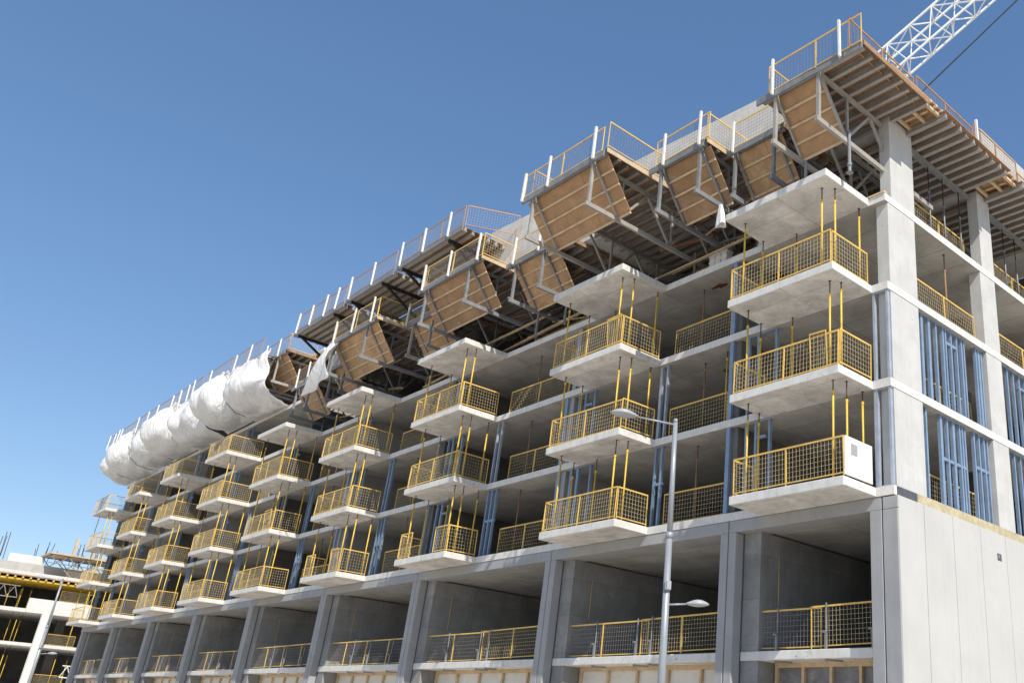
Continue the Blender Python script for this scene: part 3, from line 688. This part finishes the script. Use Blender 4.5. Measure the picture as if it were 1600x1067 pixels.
# loose sheet hanging between two forms
def hang(pts, name, label, cat, mat, thick=.012, loc=(0,0,0)):
    v = []; f = []; nr = len(pts); nc = len(pts[0])
    for row in pts: v += [tuple(Vector(p)-Vector(loc)) for p in row]
    for i in range(nr-1):
        for j in range(nc-1): a = i*nc+j; f.append((a, a+1, a+nc+1, a+nc))
    me = bpy.data.meshes.new(name); me.from_pydata(v, [], f); me.materials.append(mat); me.polygons.foreach_set('use_smooth', [True]*len(f))
    o = link(name, me, None, loc); md = o.modifiers.new('smooth', 'SUBSURF'); md.levels = 1; md.render_levels = 2
    md = o.modifiers.new('thickness', 'SOLIDIFY'); md.thickness = thick; return tag(o, label, cat)
rows = []
for i in range(12):
    s = i/11; row = []
    for j in range(7):
        q = j/6; x = -32.7 + 1.3*q - 1.5*s*(1-q) - .2*s; y = -2.9 - .25*math.sin(3.1*s)+ .18*math.sin(9*q+4*s); z = 11.7-2.0*s - .5*s*(1-q)
        row.append((x, y, z))
    rows.append(row)
hang(rows, 'plastic_sheet', 'loose white sheet hanging down between two plywood forms right of the wrap', 'plastic sheet', tarp_m, loc=rows[0][3])
rows = []
for i in range(8):
    s = i/7; row = []
    for j in range(9):
        a = 2*math.pi*j/8; r = .05+.16*s**.8; r *= 1+.22*math.sin(3*a+4*s)*s; row.append((-4.55+r*math.cos(a)*1.0+.05*s, -2.3+r*math.sin(a)*.6, 9.2-.8*s-.06*math.sin(2*a)*s))
    rows.append(row)
hang(rows, 'plastic_sheet', 'small white plastic bag shaped rag hanging at the left corner of the corner balcony roof', 'plastic rag', tarp_m, loc=rows[0][0])

# ---------------------------------------------------------------- things on the balconies and floors
t = thing('window_board', 'white board with a grey sticker standing on the lowest balcony at the corner', 'board', (-.56, -1.1, Z[0]))
MB().box(-.02, .02, -.24, .95, .05, 1.08).build('panel', white_m, t); MB().box(.021, .026, .0, .28, .62, .92).build('sticker', label_m, t)
for n, (x, y, z, l) in enumerate(((-5.1, .6, Z[3], 'openwork block stack on the top slab, the one nearer the corner balcony'), (-7.3, .45, Z[3], 'openwork block stack on the top slab, the one nearer the lamp'))):
    m = MB()
    for a in range(3):
        for b_ in range(3): m.box(x-.42+b_*.29, x-.17+b_*.29, y, y+.3, z+.02+a*.26, z+.23+a*.26)
    m.box(x-.45, x+.45, y, y+.3, z, z+.02)
    for a in (1, 2, 3): m.box(x-.45, x+.45, y-.01, y+.31, z+.23+(a-1)*.26, z+.28+(a-1)*.26)
    tag(m.build('block_stack', board_m), l, 'block stack', 'openwork block stacks')
m = MB().bar((-24.7, .5, Z[3]+.35), (-14.2, .1, Z[3]+.55), .12, .05); tag(m.build('scaffold_plank', timber_m), 'long pale plank lying under the forms left of the second balcony stack', 'plank')
m = MB().bar((-23.7, -.7, Z[3]+.25), (-17.0, .2, Z[3]+1.2), .10, .05); tag(m.build('scaffold_plank', timber_m), 'pale plank sloping up to the right above the third balcony stack', 'plank')
m = MB().bar((-4.9, .25, Z[3]+.75), (-13.6, .2, Z[3]+.55), .10, .05); tag(m.build('scaffold_plank', timber_m), 'plank rail on the top slab between the first two balcony stacks', 'plank')
m = MB().box(-1.1, .02, -.05, .12, Z[3]+.002, Z[3]+.06); tag(m.build('timber_plank', timber_m), 'short pale plank lying on the top slab at the building corner', 'plank')
for n, (k, i) in enumerate(((0, 3), (0, 2), (1, 1))):
    m = MB().tube((XR[k]-.50, -DB[i]+.22, Z[min(i,2)]+.02), (XR[k]-.50, -DB[i]+.22, Z[min(i,2)]+.10), .04, k=8)
    if i < 3: tag(m.build('tape_band', green_m), f'green tape at the foot of a prop, {LEV[i]} balcony, {stack_name(k)}', 'tape')
r5 = random.Random(5)
for c_ in range(3):
    v = [(0,0,0)]; x0 = -7.6+c_*.95; y0 = .9+.35*c_
    pts = []
    for q in range(18):
        a_ = 2*math.pi*q/18; r_ = (.30+.1*c_)*(.45+.55*r5.random()); pts.append((x0+r_*1.5*math.cos(a_), y0+r_*.55*math.sin(a_), Z[3]-T-.006))
    m = MB(); m.v = pts+[(x, y, z+.004) for x, y, z in pts]; n_ = 18
    m.f = [tuple(reversed(range(n_))), tuple(range(n_, 2*n_))]+[(i_, (i_+1)%n_, n_+(i_+1)%n_, n_+i_) for i_ in range(n_)]
    m.build('rust_patch', red_m, B, off=BO)
# thin rope with a dark tie hanging on each podium side wall
for k, pl in enumerate(PL[:7]):
    x = pl+1.31; y = 1.15+.05*k
    m = MB().tube((x+.02, y, -1.2), (x+.02, y, -2.55), .010, k=5)
    tag(m.build('lifting_strap', yel_m), f'thin yellow strap hanging on the side wall of the {"podium bay nearest the corner" if k == 0 else ORD[k]+" podium bay from the corner"}', 'strap', 'wall straps')

r11 = random.Random(11)
for k in range(0, 6):
    for i in range(3):
        if (k+i) % 3 == 2: continue
        x0, x1 = XR[k+1]+1.2, PL[k]-.4; x = x0+(x1-x0)*r11.uniform(.2, .7)
        kind_ = (k+2*i) % 3
        if kind_ == 0:
            m = MB(); hgt = r11.uniform(1.3, 2.2); m.bar((x, 2.6, Z[i]+.02), (x+r11.uniform(-.2,.2), 3.3, Z[i]+hgt), .9, .05, ref=(1,0,0))
            tag(m.build('plywood_sheet', ply_m), f'plywood sheet leaning in room left of {LEV[i]} balcony, {stack_name(k)}', 'board', 'sheets leaning in open rooms')
        elif kind_ == 1:
            m = MB(); m.tube((x, 1.4, Z[i+1]-T-.09), (x+.05, 5.5, Z[i+1]-T-.09), .055, k=10)
            tag(m.build('ceiling_pipe', steel_m), f'grey pipe under the ceiling left of the {LEV[i]} balcony, {stack_name(k)}', 'pipe', 'ceiling pipes')
        else:
            m = MB()
            for q in range(5): m.tube((x+q*.035, 1.9+.25*q, Z[i]+.02), (x+q*.035+r11.uniform(-.1,.1), 2.6+.2*q, Z[i]+r11.uniform(1.6,2.3)), .022, k=6)
            tag(m.build('tube_bundle', white_m), f'bundle of pale tubes leaning left of the {LEV[i]} balcony, {stack_name(k)}', 'tubes', 'leaning tubes')
# ---------------------------------------------------------------- street lamps
def lamp_head(m, p, d, L=.62, w=.15):
    d = Vector(d).normalized(); s = d.cross(Vector((0,0,1))).normalized(); u = s.cross(d)
    n = 14; k = 14; n0 = len(m.v)
    for i in range(n+1):
        t_ = i/n; a = .02+w*math.sin(math.pi*min(1, t_*.97+.02))**.62*(.55+.45*math.sin(math.pi*t_*.8)); c = Vector(p)+d*(L*t_)
        for j in range(k):
            th = 2*math.pi*j/k; hh = math.sin(th); m.v.append(tuple(c + s*(a*math.cos(th)) + u*(a*hh*(.62 if hh > 0 else .30))))
    for i in range(n):
        for j in range(k): m.f.append((n0+i*k+j, n0+i*k+(j+1)%k, n0+(i+1)*k+(j+1)%k, n0+(i+1)*k+j))
    m.f.append(tuple(n0+j for j in reversed(range(k)))); m.f.append(tuple(n0+n*k+j for j in range(k)))
def street_lamp(x, y, label, zlow=-3.62, up_len=.95, lo_len=.5, top=.62):
    t = thing('street_lamp', label, 'street lamp', (x, y, GZ+.13), 0, 'double arm street lamps'); off = (x, y, GZ+.13)
    m = MB(); m.tube((x, y, GZ+.13), (x, y, GZ+1.1), .115, .11, 20); m.tube((x, y, GZ+1.1), (x, y, -2.1), .095, .072, 20); m.tube((x, y, -2.1), (x, y, top), .066, .056, 20); m.tube((x, y, top), (x, y, top+.09), .062, .045, 20)
    m.build('pole', lamp_m, t, True, off=off)
    d = Vector((-.55, -.84, 0))
    a = Vector((x, y, top-.06)); b_ = a+d*up_len+Vector((0,0,.10)); m = MB(); m.tube(a, b_, .026, .022, 10); m.build('arm', lamp_m, t, True, off=off)
    m = MB(); lamp_head(m, b_-d*.05, d+Vector((0,0,.06)), .66, .19); m.build('lamp_head', lamph_m, t, True, off=off)
    a = Vector((x, y, zlow)); b_ = a-d*lo_len+Vector((0,0,.05)); m = MB(); m.tube(a, b_, .022, .02, 10); m.build('arm', lamp_m, t, True, off=off)
    m = MB(); lamp_head(m, b_+d*.05, -d+Vector((0,0,.02)), .52, .15); m.build('lamp_head', lamph_m, t, True, off=off)
    m = MB().box(x+.03, x+.14, y-.10, y+.02, zlow+.30, zlow+.50); bevel(m.build('sensor_box', lamph_m, t, off=off), .015)
    m = MB(); m.tube((x, y, -2.16), (x, y, -2.02), .084, .084, 20); m.build('collar', lamp_m, t, True, off=off)
    t.rotation_euler = (0, R(-1.3), 0); t.location.x += .08
    return t
street_lamp(-2.36, -5.5, 'tall grey double arm street lamp in front of the second balcony stack')
street_lamp(-54.0, -7.15, 'distant grey double arm street lamp before the far building at the left')

# ---------------------------------------------------------------- crane behind the roof
A = Vector((-13.2, 21.6, 35.6)); Bv = Vector((-8.5, 23.7, 39.9)); d = (Bv-A).normalized()
P0 = A-d*3.2; P1 = A+d*22
t = thing('tower_crane', 'white lattice crane boom rising behind the roof with a dark hoist rope', 'crane', (P0.x, P0.y, GZ)); off = (P0.x, P0.y, GZ)
s = Vector((right.x, right.y, right.z)); s = (s - d*s.dot(d)).normalized(); u = s.cross(d).normalized()
# lattice of square section, chords 2 m apart
cs = [(-.95,-.8),(.95,-.8),(.95,.8),(-.95,.8)]
rot = math.radians(28)
cs = [(a*math.cos(rot)-b_*math.sin(rot), a*math.sin(rot)+b_*math.cos(rot)) for a, b_ in cs]
m = MB(); LL = (P1-P0).length
for a, b_ in cs: m.tube(P0+s*a+u*b_, P1+s*a+u*b_, .085, k=8)
m.build('boom_chords', crane_m, t, off=off)
m = MB(); nb = 13
for i in range(nb):
    p, q = P0+d*(LL*i/nb), P0+d*(LL*(i+1)/nb)
    for e in range(4):
        a, b_ = cs[e], cs[(e+1)%4]
        pa, pb, qa, qb = p+s*a[0]+u*a[1], p+s*b_[0]+u*b_[1], q+s*a[0]+u*a[1], q+s*b_[0]+u*b_[1]
        m.tube(pa, pb, .04, k=6)
        m.tube(pa, qb, .045, k=6) if i % 2 else m.tube(pb, qa, .045, k=6)
m.build('boom_lattice', crane_m, t, off=off)
m = MB(); m.box(P0.x-1, P0.x-.8, P0.y-1, P0.y-.8, GZ, P0.z)
for a in (-.9, .9):
    for b_ in (-.9, .9): m.box(P0.x+a-.1, P0.x+a+.1, P0.y+b_-.1, P0.y+b_+.1, GZ, P0.z-.6)
zz = GZ
while zz < P0.z-3: m.bar((P0.x-.9, P0.y-.9, zz), (P0.x+.9, P0.y-.9, zz+2), .08); m.bar((P0.x+.9, P0.y-.9, zz), (P0.x+.9, P0.y+.9, zz+2), .08); m.bar((P0.x-.9,P0.y-.9,zz), (P0.x-.9,P0.y+.9,zz+2), .08); zz += 2
m.build('mast', crane_m, t, off=off)
def pix(px, py, r):
    dd = (-back) + right*((px-1098.70)/1405.73) - up*((py-543.97)/1405.73); return Vector((12.55061,-19.36295,-6.39982)) + dd*r
ca, cb = pix(1590, 0, 56), pix(1455, 130, 56); cd = (cb-ca).normalized()
MB().tube(ca-cd*12, cb+cd*9, .045, k=6).build('hoist_rope', cable_m, t, off=off)

# ---------------------------------------------------------------- second building site at the far left
FB = thing('concrete_building', 'distant concrete frame with round columns and yellow forms at the far left', 'building', (-106, 0, GZ)); off = (-106, 0, GZ)
def fpart(nm, m, mat): return m.build(nm, mat, FB, off=off)
XF = -100.0
levels = [(-4.6, .3), (-.8, .3), (2.35, .35)]
for z, th in levels: fpart('floor_slab', MB().box(-128, XF+.0, -16, 26, z-th, z), edge_m)
fpart('spandrel', MB().box(XF+.02, XF+.4, -1.0, 26, 2.0, 3.35), board_m)
fpart('roof_slab', MB().box(-128, XF+.6, -16, 26, 5.42, 5.72), edge_m)
fpart('upper_wall', MB().box(XF-3.0, XF-2.7, -4.2, 26, 5.73, 6.9), wall_m)
fpart('upper_wall', MB().box(XF-3.6, XF-3.2, -3.4, -.4, 6.9, 7.75), board_m)
fpart('upper_wall', MB().box(XF-3.6, XF-3.2, -6.4, -4.3, 5.73, 7.2), board_m)
fpart('core_wall', MB().box(-112, -111.7, -16, 26, GZ, 5.4), inner_m)
fpart('core_wall', MB().box(-111.7, XF-4, -15.9, -15.7, GZ, 5.4), inner_m)
for y in (-12.0, -3.9, 1.2, 9, 17, 24):
    m = MB().tube((XF-.1 if y != 1.2 else XF+.3, y-(.3 if y == 1.2 else 0), GZ), (XF-.1 if y != 1.2 else XF+.3, y-(.3 if y == 1.2 else 0), 2.0), .48, k=18, cap=False); fpart('round_column', m, board_m)
for y in (-12, -4.5, 3, 11, 19):
    fpart('inner_column', MB().box(XF-6, XF-5.4, y, y+.8, GZ, 5.0), inner_m)
for q, (y, z0) in enumerate(((-9.5, -.8), (4.2, 2.4), (-5.5, 2.4), (3.8, -4.6), (6.0, -8.0))):
    m = MB(); L_ = 3.6; h_ = 1.1; zc = z0+.9 if z0 > -5 else -6.2
    m.box(XF-.9, XF-.82, y, y+L_, zc, zc+.09); m.box(XF-.9, XF-.82, y, y+L_, zc+h_, zc+h_+.09)
    for w_ in range(4): m.bar((XF-.861, y+w_*.9, zc+.09), (XF-.861, y+w_*.9+.45, zc+h_), .06); m.bar((XF-.859, y+w_*.9+.45, zc+h_), (XF-.859, y+w_*.9+.9, zc+.09), .06)
    tag(m.build('lattice_girder', crane_m), f'white lattice girder on the distant building, {["left, second floor up","right of the round column, top floor","left of the round column, top floor","right of the round column, middle floor","lowest, beside the lamp"][q]}', 'girder', 'white girders of the distant building')
fm_ = thing('slab_form', 'yellow edged slab form under the roof of the distant building', 'formwork', (XF, 4, 5.1)); o2 = tuple(fm_.location)
m = MB()
for q in range(60): y = -14+q*.65; m.box(XF-4, XF+.9, y, y+.16, 5.06, 5.26)
m.build('joists', timber_m, fm_, off=o2)
MB().box(XF-5, XF+.7, -14, 26, 4.88, 5.05).build('bearer', yelp_m, fm_, off=o2); MB().box(XF-5, XF+.95, -14, 26, 5.27, 5.38).build('deck_board', ply_m, fm_, off=o2)
lt = thing('lattice_platform', 'pale lattice platform on top of the distant building', 'platform', (XF-1.5, 4, 9)); o2 = tuple(lt.location)
m = MB(); m.box(XF-4, XF+.4, -.6, 22, 7.80, 7.95); m.build('deck_board', timber_m, lt, off=o2)
m = MB()
for xx in (XF-3.5, XF+.2):
    y = -.5
    while y < 21: m.bar((xx, y, 7.75), (xx, y+.8, 6.95), .07); m.bar((xx, y+.8, 6.95), (xx, y+1.6, 7.75), .07); y += 1.6
    m.box(xx-.05, xx+.05, -.5, 22, 6.90, 6.97); m.box(xx-.05, xx+.05, -.6, 22, 7.73, 7.79)
for q in range(14): y = -.4+q*1.6; m.bar((XF-3.5, y, 7.65), (XF+.2, y, 7.65), .08, .12)
for y in (.5, 4.5, 8.5, 12.5): m.bar((XF-.2, y, 6.95), (XF-.2, y+1.5, 5.72), .1); m.bar((XF-.2, y+3.2, 6.95), (XF-.2, y+1.6, 5.72), .08)
m.build('lattice', steel_m, lt, off=o2)
r9 = random.Random(9); pos = 0
LN = ['bottom', 'lower', 'middle', 'upper']
PLACE = [(-13.2,'far left'),(-9.0,'left'),(-6.5,'left of the thin column'),(-2.7,'left of white round column'),(-1.4,'beside the white round column'),(3.2,'right of the white round column'),(5.6,'between column and lamp'),(8.0,'close to the main building')]
for li, (z0, z1) in enumerate(((GZ, -4.9), (-4.6, -1.1), (-.8, 2.0), (2.35, 4.87))):
    for q, (y, nm) in enumerate(PLACE):
        if (li+q) % 5 == 3: continue
        for w_ in range(2): prop(XF-.25-w_*.9-r9.uniform(0,.5), y+w_*.75+r9.uniform(-.3,.3), z0, z1-z0, f'yellow prop of the distant building, {LN[li]} floor, {nm}, {["front","rear"][w_]} one', 'props of the distant building', cut=.72)
for li, z in enumerate((-4.6, -.8, 3.35, 5.73)):
    for q, (y, L) in enumerate(((-13, 5.5), (-7, 2.5), (1.5, 2.5), (8, 6.5))):
        if li < 2 and q == 0: continue
        guardrail(XF-.2 if z != 3.35 else XF+.2, y, z, L, R(90), f'yellow rail, distant building, {["second","third","fourth","roof"][li]} level, {["leftmost","second from left","third from left","rightmost"][q]}', 'guardrails of the distant building', 'far')
m = MB()
for q in range(60):
    y = -9+r9.uniform(0, 22); x = XF-3-r9.uniform(0,3); m.tube((x, y, 7.25), (x+r9.uniform(-.2,.2), y+r9.uniform(-.2,.2), 8.35+r9.uniform(0,1.7)), .03, k=4)
tag(m.build('rebar_cage', rebar_m), 'thin upright reinforcing bars above the distant building at the left', 'rebar')
for n, (y, x) in enumerate(((1.5, XF-.5), (3.2, XF-.6), (5.0, XF-.7))):
    tag(MB().box(x, x+.25, y-.12, y+.12, 7.95, 9.75-.2*n).build('timber_post', timber_m), f'{["left","middle","right"][n]} one of three pale posts on the distant lattice platform', 'post', 'pale posts on the lattice platform')
